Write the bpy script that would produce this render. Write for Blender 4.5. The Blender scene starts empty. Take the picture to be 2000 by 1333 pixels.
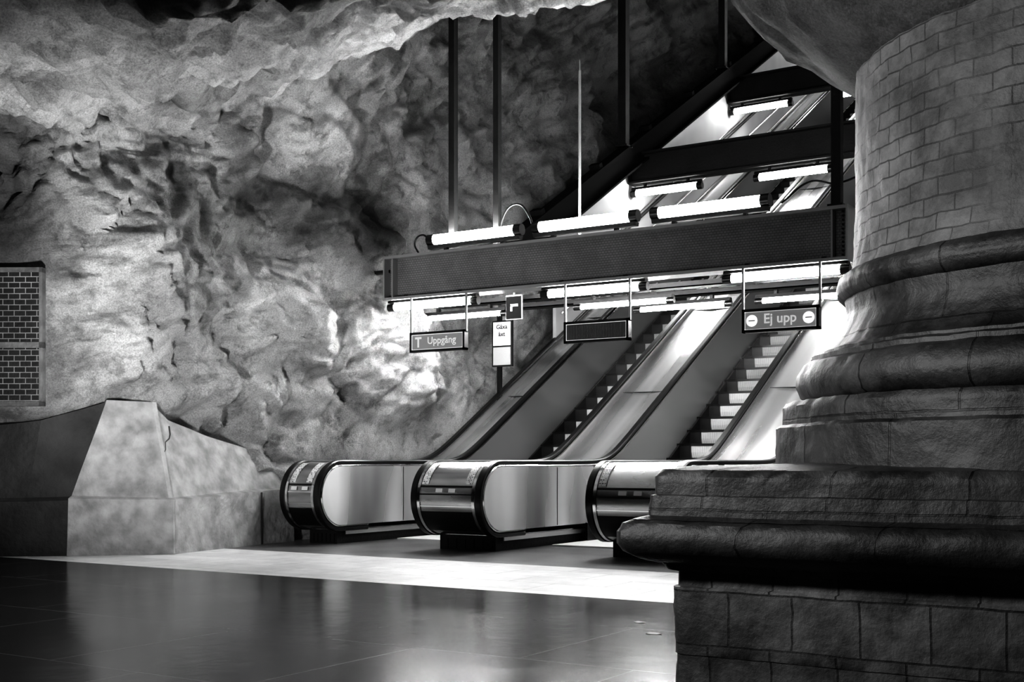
import bpy, math, random
from mathutils import Vector, noise, Matrix
random.seed(4)
scene=bpy.context.scene
scene.view_settings.view_transform='Standard'
try: scene.view_settings.look='High Contrast'
except Exception as ex: print('look',ex)
COL=scene.collection
NZ=noise.noise
def fr(p,o=4): return noise.fractal(p,0.9,2.1,o)

# ---------------------------------------------------------------- materials
def newmat(name):
    m=bpy.data.materials.new(name); m.use_nodes=True
    nt=m.node_tree; b=nt.nodes['Principled BSDF']; return m,nt,b
def N(nt,t,**k):
    n=nt.nodes.new(t)
    for a,v in k.items(): setattr(n,a,v)
    return n
def g3(v): return (v,v,v,1)
def simple(name,v,rough=.5,metal=0.,bump=0.,scale=20.,var=0.,vscale=3.,em=0.,spec=None):
    m,nt,b=newmat(name)
    b.inputs['Roughness'].default_value=rough; b.inputs['Metallic'].default_value=metal
    b.inputs['Base Color'].default_value=g3(v)
    if em>0:
        b.inputs['Emission Color'].default_value=g3(1); b.inputs['Emission Strength'].default_value=em
    if spec is not None: b.inputs['Specular IOR Level'].default_value=spec
    tc=N(nt,'ShaderNodeNewGeometry')
    if var>0:
        n=N(nt,'ShaderNodeTexNoise'); n.inputs['Scale'].default_value=vscale; n.inputs['Detail'].default_value=6
        nt.links.new(tc.outputs['Position'],n.inputs['Vector'])
        r=N(nt,'ShaderNodeValToRGB'); r.color_ramp.elements[0].position=.3; r.color_ramp.elements[1].position=.7
        r.color_ramp.elements[0].color=g3(max(0,v*(1-var))); r.color_ramp.elements[1].color=g3(min(1,v*(1+var)))
        nt.links.new(n.outputs['Fac'],r.inputs['Fac']); nt.links.new(r.outputs['Color'],b.inputs['Base Color'])
    if bump>0:
        n=N(nt,'ShaderNodeTexNoise'); n.inputs['Scale'].default_value=scale; n.inputs['Detail'].default_value=5
        nt.links.new(tc.outputs['Position'],n.inputs['Vector'])
        bm=N(nt,'ShaderNodeBump'); bm.inputs['Strength'].default_value=bump; bm.inputs['Distance'].default_value=.02
        nt.links.new(n.outputs['Fac'],bm.inputs['Height']); nt.links.new(bm.outputs['Normal'],b.inputs['Normal'])
    return m
def brushed(name,v,rough,metal,sc=(14,1.2,1.2),amp=.5,rv=.25):
    m,nt,b=newmat(name); b.inputs['Metallic'].default_value=metal
    geo=N(nt,'ShaderNodeNewGeometry'); mp=N(nt,'ShaderNodeMapping'); mp.inputs['Scale'].default_value=sc
    nt.links.new(geo.outputs['Position'],mp.inputs['Vector'])
    n=N(nt,'ShaderNodeTexNoise'); n.inputs['Scale'].default_value=1; n.inputs['Detail'].default_value=2
    nt.links.new(mp.outputs['Vector'],n.inputs['Vector'])
    r=N(nt,'ShaderNodeMapRange'); r.inputs[1].default_value=.3; r.inputs[2].default_value=.7; r.inputs[3].default_value=rough*(1-rv); r.inputs[4].default_value=rough*(1+rv)
    nt.links.new(n.outputs['Fac'],r.inputs[0]); nt.links.new(r.outputs[0],b.inputs['Roughness'])
    c=N(nt,'ShaderNodeValToRGB'); c.color_ramp.elements[0].position=.3; c.color_ramp.elements[1].position=.7
    c.color_ramp.elements[0].color=g3(v*(1-amp)); c.color_ramp.elements[1].color=g3(min(1,v*(1+amp*.5)))
    nt.links.new(n.outputs['Fac'],c.inputs['Fac']); nt.links.new(c.outputs['Color'],b.inputs['Base Color'])
    return m
def emit(name,s):
    m,nt,b=newmat(name); b.inputs['Base Color'].default_value=g3(.9)
    b.inputs['Emission Color'].default_value=g3(1); b.inputs['Emission Strength'].default_value=s
    return m
def rockmat(name):
    m,nt,b=newmat(name); b.inputs['Roughness'].default_value=.75
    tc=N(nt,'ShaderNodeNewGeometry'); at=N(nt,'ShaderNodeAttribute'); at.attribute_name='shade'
    def layer(scale,detail,rgh,p0,p1,lo,dist=.1):
        n=N(nt,'ShaderNodeTexNoise'); n.inputs['Scale'].default_value=scale; n.inputs['Detail'].default_value=detail; n.inputs['Roughness'].default_value=rgh; n.inputs['Distortion'].default_value=dist
        nt.links.new(tc.outputs['Position'],n.inputs['Vector'])
        r=N(nt,'ShaderNodeValToRGB'); r.color_ramp.elements[0].position=p0; r.color_ramp.elements[1].position=p1
        r.color_ramp.elements[0].color=g3(lo); r.color_ramp.elements[1].color=g3(1.0)
        nt.links.new(n.outputs['Fac'],r.inputs['Fac']); return r.outputs['Color']
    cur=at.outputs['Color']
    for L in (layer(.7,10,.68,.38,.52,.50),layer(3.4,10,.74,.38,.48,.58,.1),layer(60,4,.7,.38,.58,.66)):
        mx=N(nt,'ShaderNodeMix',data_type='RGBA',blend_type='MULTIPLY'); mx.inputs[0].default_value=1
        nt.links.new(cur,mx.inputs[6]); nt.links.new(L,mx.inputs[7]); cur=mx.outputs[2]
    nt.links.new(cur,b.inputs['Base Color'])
    nd=N(nt,'ShaderNodeTexNoise'); nd.inputs['Scale'].default_value=2.0; nd.inputs['Detail'].default_value=7; nd.inputs['Roughness'].default_value=.65
    nt.links.new(tc.outputs['Position'],nd.inputs['Vector'])
    va=N(nt,'ShaderNodeVectorMath',operation='MULTIPLY_ADD'); va.inputs[1].default_value=(.6,.6,.6)
    nt.links.new(nd.outputs['Color'],va.inputs[0]); nt.links.new(tc.outputs['Position'],va.inputs[2])
    vo=N(nt,'ShaderNodeTexVoronoi',feature='F1'); vo.inputs['Scale'].default_value=2.4
    nt.links.new(va.outputs[0],vo.inputs['Vector'])
    n2=N(nt,'ShaderNodeTexNoise'); n2.inputs['Scale'].default_value=3.2; n2.inputs['Detail'].default_value=14; n2.inputs['Roughness'].default_value=.72
    n3=N(nt,'ShaderNodeTexNoise'); n3.inputs['Scale'].default_value=26; n3.inputs['Detail'].default_value=8; n3.inputs['Roughness'].default_value=.78
    for q in (n2,n3): nt.links.new(tc.outputs['Position'],q.inputs['Vector'])
    b0=N(nt,'ShaderNodeBump',invert=True); b0.inputs['Strength'].default_value=.8; b0.inputs['Distance'].default_value=.15
    nt.links.new(vo.outputs['Distance'],b0.inputs['Height'])
    b1=N(nt,'ShaderNodeBump'); b1.inputs['Strength'].default_value=1; b1.inputs['Distance'].default_value=.27
    b2=N(nt,'ShaderNodeBump'); b2.inputs['Strength'].default_value=1; b2.inputs['Distance'].default_value=.045
    nt.links.new(b0.outputs['Normal'],b1.inputs['Normal'])
    nt.links.new(n2.outputs['Fac'],b1.inputs['Height']); nt.links.new(n3.outputs['Fac'],b2.inputs['Height'])
    nt.links.new(b1.outputs['Normal'],b2.inputs['Normal']); nt.links.new(b2.outputs['Normal'],b.inputs['Normal'])
    return m
def brickmat(name,c1,c2,mort,bw,bh,ms=.006,rough=.7,bump=.5,off=.5,useuv=True,dirt=.6,fine=.008,fade=False):
    m,nt,b=newmat(name); b.inputs['Roughness'].default_value=rough
    src=N(nt,'ShaderNodeUVMap').outputs['UV'] if useuv else N(nt,'ShaderNodeNewGeometry').outputs['Position']
    br=N(nt,'ShaderNodeTexBrick'); br.offset=off
    br.inputs['Scale'].default_value=1; br.inputs['Brick Width'].default_value=bw; br.inputs['Row Height'].default_value=bh
    br.inputs['Mortar Size'].default_value=ms; br.inputs['Mortar Smooth'].default_value=.3
    br.inputs['Color1'].default_value=g3(c1); br.inputs['Color2'].default_value=g3(c2); br.inputs['Mortar'].default_value=g3(mort)
    geo=N(nt,'ShaderNodeNewGeometry')
    nw=N(nt,'ShaderNodeTexNoise'); nw.inputs['Scale'].default_value=5; nt.links.new(geo.outputs['Position'],nw.inputs['Vector'])
    sc=N(nt,'ShaderNodeVectorMath',operation='MULTIPLY_ADD')
    nt.links.new(nw.outputs['Color'],sc.inputs[0]); w_=.012 if bh>.07 else 0
    sc.inputs[1].default_value=(w_,w_,w_); nt.links.new(src,sc.inputs[2])
    nt.links.new(sc.outputs[0],br.inputs['Vector'])
    n=N(nt,'ShaderNodeTexNoise'); n.inputs['Scale'].default_value=2.2; n.inputs['Detail'].default_value=9; n.inputs['Roughness'].default_value=.7
    nt.links.new(geo.outputs['Position'],n.inputs['Vector'])
    r=N(nt,'ShaderNodeValToRGB'); r.color_ramp.elements[0].position=.4; r.color_ramp.elements[1].position=.62
    r.color_ramp.elements[0].color=g3(1-dirt); r.color_ramp.elements[1].color=g3(1)
    nt.links.new(n.outputs['Fac'],r.inputs['Fac'])
    mx=N(nt,'ShaderNodeMix',data_type='RGBA',blend_type='MULTIPLY'); mx.inputs[0].default_value=1
    bc=br.outputs['Color']; bf=br.outputs['Fac']
    if fade:   # plaster skim covering part of the brickwork
        nf=N(nt,'ShaderNodeTexNoise'); nf.inputs['Scale'].default_value=1.5; nf.inputs['Detail'].default_value=7
        nt.links.new(geo.outputs['Position'],nf.inputs['Vector'])
        mr=N(nt,'ShaderNodeMapRange'); mr.inputs[1].default_value=.50; mr.inputs[2].default_value=.60; mr.inputs[3].default_value=0; mr.inputs[4].default_value=.9
        nt.links.new(nf.outputs['Fac'],mr.inputs[0])
        m2=N(nt,'ShaderNodeMix',data_type='RGBA'); nt.links.new(mr.outputs[0],m2.inputs[0]); nt.links.new(bc,m2.inputs[6]); m2.inputs[7].default_value=g3((c1+c2)*.5); bc=m2.outputs[2]
        iv=N(nt,'ShaderNodeMath',operation='SUBTRACT'); iv.inputs[0].default_value=1; nt.links.new(mr.outputs[0],iv.inputs[1])
        mm=N(nt,'ShaderNodeMath',operation='MULTIPLY'); nt.links.new(bf,mm.inputs[0]); nt.links.new(iv.outputs[0],mm.inputs[1]); bf=mm.outputs[0]
    nt.links.new(bc,mx.inputs[6]); nt.links.new(r.outputs['Color'],mx.inputs[7]); nt.links.new(mx.outputs[2],b.inputs['Base Color'])
    b1=N(nt,'ShaderNodeBump',invert=True); b1.inputs['Strength'].default_value=bump; b1.inputs['Distance'].default_value=.02
    nt.links.new(bf,b1.inputs['Height'])
    n3=N(nt,'ShaderNodeTexNoise'); n3.inputs['Scale'].default_value=22; n3.inputs['Detail'].default_value=8; n3.inputs['Roughness'].default_value=.65
    nt.links.new(geo.outputs['Position'],n3.inputs['Vector'])
    b2=N(nt,'ShaderNodeBump'); b2.inputs['Strength'].default_value=.7; b2.inputs['Distance'].default_value=fine
    nt.links.new(n3.outputs['Fac'],b2.inputs['Height']); nt.links.new(b1.outputs['Normal'],b2.inputs['Normal']); nt.links.new(b2.outputs['Normal'],b.inputs['Normal'])
    return m
M={}
M['rock']=rockmat('rock')
M['concrete']=simple('concrete',.22,.75,0,1.0,14,.4,5)
M['plaster']=simple('plaster',.30,.8,0,.3,8,.3,1)
M['black']=simple('black_rubber',.005,.3)
M['matte']=simple('matte_black_steel',.005,.9,spec=.15)
M['darksteel']=simple('dark_steel',.008,.6,0,.2,30,.3,4,spec=.3)
M['beam']=brickmat('perforated_painted_steel',.18,.20,.09,.040,.028,.004,.4,.2,.5,True,.3,.004)
M['beamedge']=simple('painted_steel_edge',.28,.4,.4)
M['steel']=brushed('brushed_steel',.58,.30,.88,(4,.12,.12),.25,.25)
M['panel']=brushed('grey_enamel',.17,.33,.35,(1,.12,.12),.25)
M['lightpanel']=brushed('bright_panel',.70,.30,.6,(1,1.3,.35),.5,.3)
M['chrome']=simple('chrome',.85,.14,1.)
M['cover']=brushed('drum_steel',.65,.24,.9,(1,1,6),.55)
M['tread']=simple('aluminium_tread',.6,.4,.4,.2,60)
M['riser']=brickmat('ribbed_riser',.42,.42,.08,.016,5,.003,.45,.3,0,True,.2)
M['tube']=emit('tube_glow',145)
M['tubefar']=emit('tube_glow_dim',62)
M['signface']=simple('sign_face',.03,.35)
M['signgrey']=simple('sign_grey',.3,.5,0,.2,60)
M['white']=simple('white_paint',.6,.5)
M['litter']=simple('paper',.8,.8)
M['shaft']=brickmat('column_brick',.13,.165,.045,.185,.076,.004,.6,.4,.5,True,.7,.014,True)
M['stone']=brickmat('column_stone',.040,.072,.008,.50,.40,.005,.5,.7,.5,True,.85,.009)
M['stone2']=brickmat('base_stone',.11,.22,.03,.27,.225,.005,.55,.5,.35,True,.8,.009)
M['grille']=brickmat('grille_bricks',.008,.018,.25,.118,.058,.005,.6,.4,.5,True,.5)
M['orn']=brickmat('ornament',.02,.8,.8,.03,.02,.004,.4,.3,.37,True,.1)
M['darkconc']=simple('dark_concrete',.026,.8,0,.8,14,.45,3)
def floormat():
    m,nt,b=newmat('polished_floor')
    geo=N(nt,'ShaderNodeNewGeometry')
    br=N(nt,'ShaderNodeTexBrick'); br.offset=.5
    br.inputs['Scale'].default_value=1; br.inputs['Brick Width'].default_value=1.3; br.inputs['Row Height'].default_value=1.3
    br.inputs['Mortar Size'].default_value=.005; br.inputs['Color1'].default_value=g3(.005); br.inputs['Color2'].default_value=g3(.010); br.inputs['Mortar'].default_value=g3(.22)
    nt.links.new(geo.outputs['Position'],br.inputs['Vector'])
    nt.links.new(br.outputs['Color'],b.inputs['Base Color'])
    n=N(nt,'ShaderNodeTexNoise'); n.inputs['Scale'].default_value=.8; n.inputs['Detail'].default_value=3
    nt.links.new(geo.outputs['Position'],n.inputs['Vector'])
    mr=N(nt,'ShaderNodeMapRange'); mr.inputs[1].default_value=.3; mr.inputs[2].default_value=.7; mr.inputs[3].default_value=.15; mr.inputs[4].default_value=.21
    nt.links.new(n.outputs['Fac'],mr.inputs[0]); nt.links.new(mr.outputs[0],b.inputs['Roughness'])
    nb=N(nt,'ShaderNodeTexNoise'); nb.inputs['Scale'].default_value=4; nb.inputs['Detail'].default_value=3
    nt.links.new(geo.outputs['Position'],nb.inputs['Vector'])
    bb=N(nt,'ShaderNodeBump'); bb.inputs['Strength'].default_value=.25; bb.inputs['Distance'].default_value=.01
    nt.links.new(nb.outputs['Fac'],bb.inputs['Height']); nt.links.new(bb.outputs['Normal'],b.inputs['Normal'])
    b.inputs['Specular IOR Level'].default_value=.32
    return m
M['floor']=floormat()
M['band']=brickmat('pale_stone_band',.64,.74,.34,.9,.5,.006,.35,.15,.5,False,.25)
M['landing']=simple('landing_stone',.11,.34,0,.2,30,.35,2)

# ---------------------------------------------------------------- helpers
def mesh(name,verts,faces,mat=None,smooth=False,uvs=None,mats=None,fm=None):
    me=bpy.data.meshes.new(name); me.from_pydata([tuple(v) for v in verts],[],faces); me.update()
    if mats:
        for q in mats: me.materials.append(q)
        for p,i in zip(me.polygons,fm): p.material_index=i
    elif mat: me.materials.append(mat)
    if smooth:
        for p in me.polygons: p.use_smooth=True
    if uvs:
        l=me.uv_layers.new(name='UVMap')
        for lp in me.loops: l.data[lp.index].uv=uvs[lp.vertex_index]
    return me
def obj(name,me,parent=None,loc=(0,0,0),label=None,cat=None,group=None,kind=None):
    o=bpy.data.objects.new(name,me); COL.objects.link(o)
    if parent:
        o.parent=parent
        o.location=Vector(loc)
    else: o.location=loc
    if label:o['label']=label
    if cat:o['category']=cat
    if group:o['group']=group
    if kind:o['kind']=kind
    return o
def empty(name,loc,label,cat,group=None):
    return obj(name,None,None,loc,label,cat,group)
def child(name,me,par,label=None):   # mesh in world coords
    return obj(name,me,par,-Vector(par.location),label)
class MB:
    def __init__(s): s.v=[];s.f=[];s.uv=[]
    def box(s,x0,x1,y0,y1,z0,z1):
        i=len(s.v)
        s.v+=[(x0,y0,z0),(x1,y0,z0),(x1,y1,z0),(x0,y1,z0),(x0,y0,z1),(x1,y0,z1),(x1,y1,z1),(x0,y1,z1)]
        s.f+=[(i,i+3,i+2,i+1),(i+4,i+5,i+6,i+7),(i,i+1,i+5,i+4),(i+1,i+2,i+6,i+5),(i+2,i+3,i+7,i+6),(i+3,i,i+4,i+7)]
        s.uv+=[(x0,z0),(x1,z0),(x1,z0),(x0,z0),(x0,z1),(x1,z1),(x1,z1),(x0,z1)]
        return s
    def cyl(s,a,b,r,n=16,cap=True):
        a=Vector(a);b=Vector(b);t=(b-a).normalized()
        u=t.orthogonal().normalized();w=t.cross(u);i=len(s.v)
        for p in(a,b):
            for k in range(n):
                an=2*math.pi*k/n
                s.v.append(tuple(p+u*math.cos(an)*r+w*math.sin(an)*r)); s.uv.append((0,0))
        for k in range(n): s.f.append((i+k,i+(k+1)%n,i+n+(k+1)%n,i+n+k))
        if cap: s.f.append(tuple(i+k for k in range(n))[::-1]); s.f.append(tuple(i+n+k for k in range(n)))
        return s
    def extr(s,prof,o,d,u,w):
        o=Vector(o);d=Vector(d);u=Vector(u);w=Vector(w);i=len(s.v);n=len(prof);dl=d.length
        for e in(0,1):
            for(a,b)in prof: s.v.append(tuple(o+d*e+u*a+w*b)); s.uv.append((e*dl,b+a*.01))
        for k in range(n): s.f.append((i+k,i+(k+1)%n,i+n+(k+1)%n,i+n+k))
        s.f.append(tuple(i+k for k in range(n))[::-1]); s.f.append(tuple(i+n+k for k in range(n)))
        return s
    def me(s,name,mat,smooth=False): return mesh(name,s.v,s.f,mat,smooth,s.uv)
def smoothang(me,ang=40):
    for p in me.polygons:p.use_smooth=True
    try: me.set_sharp_from_angle(angle=math.radians(ang))
    except Exception: pass
    return me
def sweep(name,path,xs,mat,closed=False,smooth=True):
    v=[];f=[];uv=[];n=len(xs);L=0
    for i,(y,z) in enumerate(path):
        a=path[max(i-1,0)];b=path[min(i+1,len(path)-1)]
        ty,tz=b[0]-a[0],b[1]-a[1];l=math.hypot(ty,tz) or 1;ty/=l;tz/=l
        ny,nz=-tz,ty
        if i: L+=math.hypot(y-path[i-1][0],z-path[i-1][1])
        for(x,q)in xs: v.append((x,y+ny*q,z+nz*q)); uv.append((x,L))
    m=n if closed else n-1
    for i in range(len(path)-1):
        for k in range(m):
            k2=(k+1)%n
            f.append((i*n+k,i*n+k2,(i+1)*n+k2,(i+1)*n+k))
    if closed:
        f.append(tuple(range(n))[::-1]); f.append(tuple((len(path)-1)*n+k for k in range(n)))
    me=mesh(name,v,f,mat,False,uv)
    if smooth: smoothang(me)
    return me
TAN=math.tan(math.radians(30))
YT=13.72
def h(y,w=.16):
    t=(y-YT)/w
    return TAN*w*(t if t>30 else math.log(1+math.exp(t)))

# ---------------------------------------------------------------- cave wall
def catmull(pts,n):
    out=[]
    P=[pts[0]]+pts+[pts[-1]]
    for i in range(1,len(P)-2):
        for k in range(n):
            t=k/n
            out.append(tuple(.5*((2*P[i][j])+(-P[i-1][j]+P[i+1][j])*t+(2*P[i-1][j]-5*P[i][j]+4*P[i+1][j]-P[i+2][j])*t*t+(-P[i-1][j]+3*P[i][j]-3*P[i+1][j]+P[i+2][j])*t**3) for j in(0,1)))
    out.append(pts[-1]); return out
def gau(a,b,ca,cb,ra,rb): return math.exp(-((a-ca)/ra)**2-((b-cb)/rb)**2)
def sstep(a,b,x):
    t=max(0,min(1,(x-a)/(b-a))); return t*t*(3-2*t)
def facet(p):
    d,pt=noise.voronoi(p)
    return d[1]-d[0]
base=[(-16,1),(-14.4,5.0),(-13.2,6.55),(-12.5,7.03),(-11.65,7.54),(-10.93,7.98),(-10.72,8.5),(-10.62,9.6),(-10.55,11),(-10.4,12.2),(-10.4,14),(-10.45,16),(-10.6,22),(-10.6,30),(-10.6,43)]
dense=catmull(base,40)
pts=[dense[0]];acc=0
for a,b in zip(dense,dense[1:]):
    acc+=math.hypot(b[0]-a[0],b[1]-a[1])
    st=.045 if a[1]<17 and a[1]>6.5 else .2
    if acc>=st: pts.append(b);acc=0
def shaftceil(y): return 9.8+TAN*max(0,y-12)
# light and shade painted into the rock colour as soft patches: (y, z, radius y, radius z, amount)
PAINTED_SHADING=[(8.6,2.7,.30,1.0,.28),(9.3,4.5,.5,.4,.14),(7.4,3.6,.6,1.2,-.35),(10.72,4.72,.22,.28,-.40),(11.6,5.2,.5,.6,.15),
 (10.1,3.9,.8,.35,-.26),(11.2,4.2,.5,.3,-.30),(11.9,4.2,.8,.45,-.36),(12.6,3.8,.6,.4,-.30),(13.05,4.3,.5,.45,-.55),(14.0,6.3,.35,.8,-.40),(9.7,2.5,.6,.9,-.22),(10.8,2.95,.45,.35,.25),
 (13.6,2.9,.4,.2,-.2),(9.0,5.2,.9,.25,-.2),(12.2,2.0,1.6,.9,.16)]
verts=[];shade=[];NR=200
for i,(x,y) in enumerate(pts):
    a=pts[max(0,i-1)];b=pts[min(len(pts)-1,i+1)]
    t=Vector((b[0]-a[0],b[1]-a[1],0)).normalized(); nrm=Vector((t.y,-t.x,0))
    bl=sstep(11,14,y)
    z0=max(-.1,h(y)-.4); z1=7.4+(shaftceil(y)+.8-7.4)*bl
    for j in range(NR+1):
        z=z0+(z1-z0)*(j/NR)**(1.0+.25*bl)
        p=Vector((x,y,z)); wv=Vector((NZ(p*1.3),NZ(p*1.3+Vector((7,0,0))),NZ(p*1.3+Vector((0,7,0)))))
        pw=p+wv*.3+Vector((NZ(p*5),NZ(p*5+Vector((7,0,0))),NZ(p*5+Vector((0,7,0)))))*.06
        d=.42*NZ(Vector((x*.5+7,y*.42,z*.5+3)))+.26*NZ(p*.95+Vector((3,8,1)))
        d+=.11*fr(p*2.0,5)+.05*fr(p*5.5,4)
        f1=facet(pw*.8+Vector((4.3,1.7,2.2))); d+=.20*sstep(0,.4,f1)
        f2=facet(pw*2.0+Vector((1.3,5.7,2.2))); d+=.10*sstep(0,.3,f2)
        f3=facet(pw*4.5+Vector((1.3,5.7,2.2))); d+=.035*sstep(0,.3,f3)
        tb=abs(NZ(pw*1.6+Vector((1,5,3)))); d+=.16*(min(tb,.35)-.15)
        d+=.42*gau(y,z,10.69,4.88,.22,.24)+.22*gau(y,z,10.95,4.55,.15,.12)
        yy=y+.45*wv.x+.15*NZ(p*4)+.08*NZ(p*9); zz=z+.45*wv.y+.15*NZ(p*4+Vector((3,3,3)))+.08*NZ(p*9+Vector((3,3,3)))
        d-=.5*gau(yy,zz,13.1,4.35,.42,.36)
        d+=.35*gau(y,z,8.9,3.2,.5,1.2)
        d+=.3*gau(y,z,12.9,2.4,1.0,.6)
        d-=.3*gau(y,z,10.9,3.6,1.0,.35)
        d+=.25*gau(y,z,11.3,2.6,.5,.5)
        rec=sstep(12.9,15.2,y+.8*NZ(p*.7)+.3*NZ(p*2))*sstep(3.6,5.4,z+.5*NZ(p)-TAN*max(0,y-14.5)*.75)
        d-=.55*rec
        d=max(d,-.9)
        if z<2.0 and y<12: d-=.35*(1-sstep(1.0,2.0,z))*(1-sstep(11,12,y))
        if y<8.9: d=min(d,-.5+.55*sstep(1.15,1.75,z)+2*sstep(1.7,2.4,z))
        kk=sstep(10.9,11.4,y)*(1-sstep(h(y)+1.3,h(y)+1.9,z)); d=d*(1-kk)+min(d,.1+.04*NZ(p*4))*kk
        if y>16.5: d=min(d,.35)
        wq=(1-sstep(8.0,8.4,y))*sstep(1.40,1.58,z)*(1-sstep(3.1,3.9,z))
        d=d*(1-wq)+(-.03)*wq
        q=p+nrm*d
        q.z+=.1*NZ(p*1.3+Vector((9,9,9)))*(1-wq)*sstep(1.2,2.2,z)
        verts.append(q)
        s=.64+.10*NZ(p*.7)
        for (cy,cz,ry,rz,am) in PAINTED_SHADING: s+=am*gau(yy,zz,cy,cz,ry,rz)
        s*=1-.30*rec*(.85+.6*NZ(p*.9))  # recess colour darkened to stand in for missing light
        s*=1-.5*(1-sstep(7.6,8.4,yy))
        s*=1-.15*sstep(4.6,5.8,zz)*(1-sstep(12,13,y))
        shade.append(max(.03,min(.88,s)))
n=NR+1
faces=[(i*n+j,(i+1)*n+j,(i+1)*n+j+1,i*n+j+1) for i in range(len(pts)-1) for j in range(NR)]
def addshade(me,sh):
    ca=me.color_attributes.new('shade','FLOAT_COLOR','POINT')
    for i,s in enumerate(sh): ca.data[i].color=(s,s,s,1)
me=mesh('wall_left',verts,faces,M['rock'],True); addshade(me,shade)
obj('wall_left',me,label='rough blasted rock cave wall sprayed with pale concrete',kind='structure')

# ---------------------------------------------------------------- ceiling
AX,AY=-.54,6.42
FP=[(0,2.8),(1.25,2.86),(1.33,2.9),(1.45,3.0),(1.68,3.2),(1.88,3.36),(2.2,3.8),(3.0,4.9),(3.9,5.7),(5,6.3),(40,7)]
def lerp(P,x):
    for a,b in zip(P,P[1:]):
        if x<=b[0]: return a[1]+(b[1]-a[1])*(x-a[0])/(b[0]-a[0])
    return P[-1][1]
def ceil_z(x,y):
    u=max(-2,y-7.9); z=4.73+.15*u+.035*u*u
    z+=.30*sstep(-10.6,-7.5,x)*sstep(6,11,y)+.25*sstep(-6.2,-4.5,x)-.27*math.exp(-((x+6.5)/1.4)**2)*sstep(9.5,11.3,y)
    p=Vector((x,y,0)); pw=p+Vector((NZ(p*1.3),NZ(p*1.3+Vector((7,0,0))),0))*.4
    rr=math.hypot(x-AX,y-AY); am=sstep(1.4,3,rr)
    near=1-.4*sstep(10.6,11.6,y)
    z+=am*near*(.22*NZ(Vector((x*.35,y*.5,2)))+.16*NZ(p+Vector((0,0,6)))+.14*fr(p*1.8+Vector((0,0,3)),5)+.06*fr(p*5+Vector((0,0,3)),4))
    z-=am*near*(.18*sstep(0,.5,facet(pw*.8))-.09+.07*sstep(0,.3,facet(pw*2.3)))
    tb=abs(NZ(pw*2.0+Vector((1,5,3)))); z-=am*near*.10*(min(tb,.35)-.15)
    w=(y*.9+x*.35)+.8*NZ(p*.5)
    for c,a_ in((3.9,.20),(5.4,.16),(7.0,.12)):
        lw=w-c+.45*fr(p*1.1+Vector((c,0,0)),5); z+=a_*sstep(-.05,.12,lw)-a_/2
    f=lerp(FP,rr)+(.06*NZ(p*2.5)+.14*fr(p*3,5))*sstep(1.3,2.0,rr)
    k=.25; m=min(z,f); dd=abs(z-f)
    if dd<k: m-= (k-dd)**2/(4*k)
    return m
verts=[];shade=[];xs=[-14+.06*i for i in range(305)];NY=210
for x in xs:
    yl=11.75+.35*NZ(Vector((x*.6,4,4)))+.16*fr(Vector((x*1.5,4,4)),5)
    for j in range(NY+1):
        y=-4+(yl+4)*(j/NY)**.6; z=ceil_z(x,y)
        verts.append((x,y,z)); p=Vector((x,y,z))
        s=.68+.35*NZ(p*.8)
        s*=.75+.45*sstep(10.6,11.5,y+.35*NZ(p*1.2)+.25*NZ(p*3))  # lamp glow on the lip painted in as lighter rock
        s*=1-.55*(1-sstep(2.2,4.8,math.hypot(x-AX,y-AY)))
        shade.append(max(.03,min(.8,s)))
    zl=ceil_z(x,yl)
    for j in range(1,31):
        t=j/30; y=yl+.06+.5*t**.5; z=zl+.02+(10.6-zl)*t**1.3
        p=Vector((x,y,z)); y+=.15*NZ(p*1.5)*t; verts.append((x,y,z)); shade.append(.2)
n=NY+31
faces=[(i*n+j,i*n+j+1,(i+1)*n+j+1,(i+1)*n+j) for i in range(len(xs)-1) for j in range(n-1)]
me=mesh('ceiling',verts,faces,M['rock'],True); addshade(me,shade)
obj('ceiling',me,label='rough rock cave ceiling sprayed with pale concrete',kind='structure')
verts=[];shade=[];nx,ny=40,120
for i in range(nx+1):
    for j in range(ny+1):
        x=-11.6+9.4*i/nx; y=11.9+31*j/ny; p=Vector((x,y,0))
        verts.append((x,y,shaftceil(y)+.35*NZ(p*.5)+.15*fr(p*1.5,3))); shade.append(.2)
faces=[(i*(ny+1)+j,i*(ny+1)+j+1,(i+1)*(ny+1)+j+1,(i+1)*(ny+1)+j) for i in range(nx) for j in range(ny)]
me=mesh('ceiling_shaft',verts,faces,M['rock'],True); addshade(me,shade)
obj('ceiling.001',me,label='dark rock vault above the escalator shaft',kind='structure')
mb=MB().box(-2.45,-2.2,11.6,43,-.2,30); obj('wall_right',mb.me('wall_right',M['plaster']),label='pale plastered wall of the escalator shaft',kind='structure')
mb=MB().box(-11.8,-2.2,43,43.2,10,31); obj('wall_back',mb.me('wall_back',M['plaster']),label='pale wall at the top of the shaft',kind='structure')
mb=MB().box(-2.45,7,11.6,11.85,-.1,7); obj('wall_side',mb.me('wall_side',M['concrete']),label='grey concrete wall beside the shaft',kind='structure')
def dz(y): return 4.47-.30+(y-15.48)*TAN
v=[];f=[];YS=[17.2+.9*i for i in range(28)]
for y in YS: v+=[(-10.02,y,h(y)+.85),(-10.02,y,dz(y)+.02),(-10.08,y,h(y)+.85),(-10.08,y,dz(y)+.02)]
for i in range(len(YS)-1):
    a=i*4;b=a+4; f+=[(a,b,b+1,a+1),(a+3,b+3,b+2,a+2),(a+1,b+1,b+3,a+3)]
f.append((0,1,3,2))
obj('wall_inner',mesh('wall_inner',v,f,brushed('lining_panels',.34,.6,0,(1,.8,.25),.4)),label='pale stained lining added to brighten the shaft under the sloping beam',kind='structure')  # pale strip added to make this part of the shaft brighter
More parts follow.
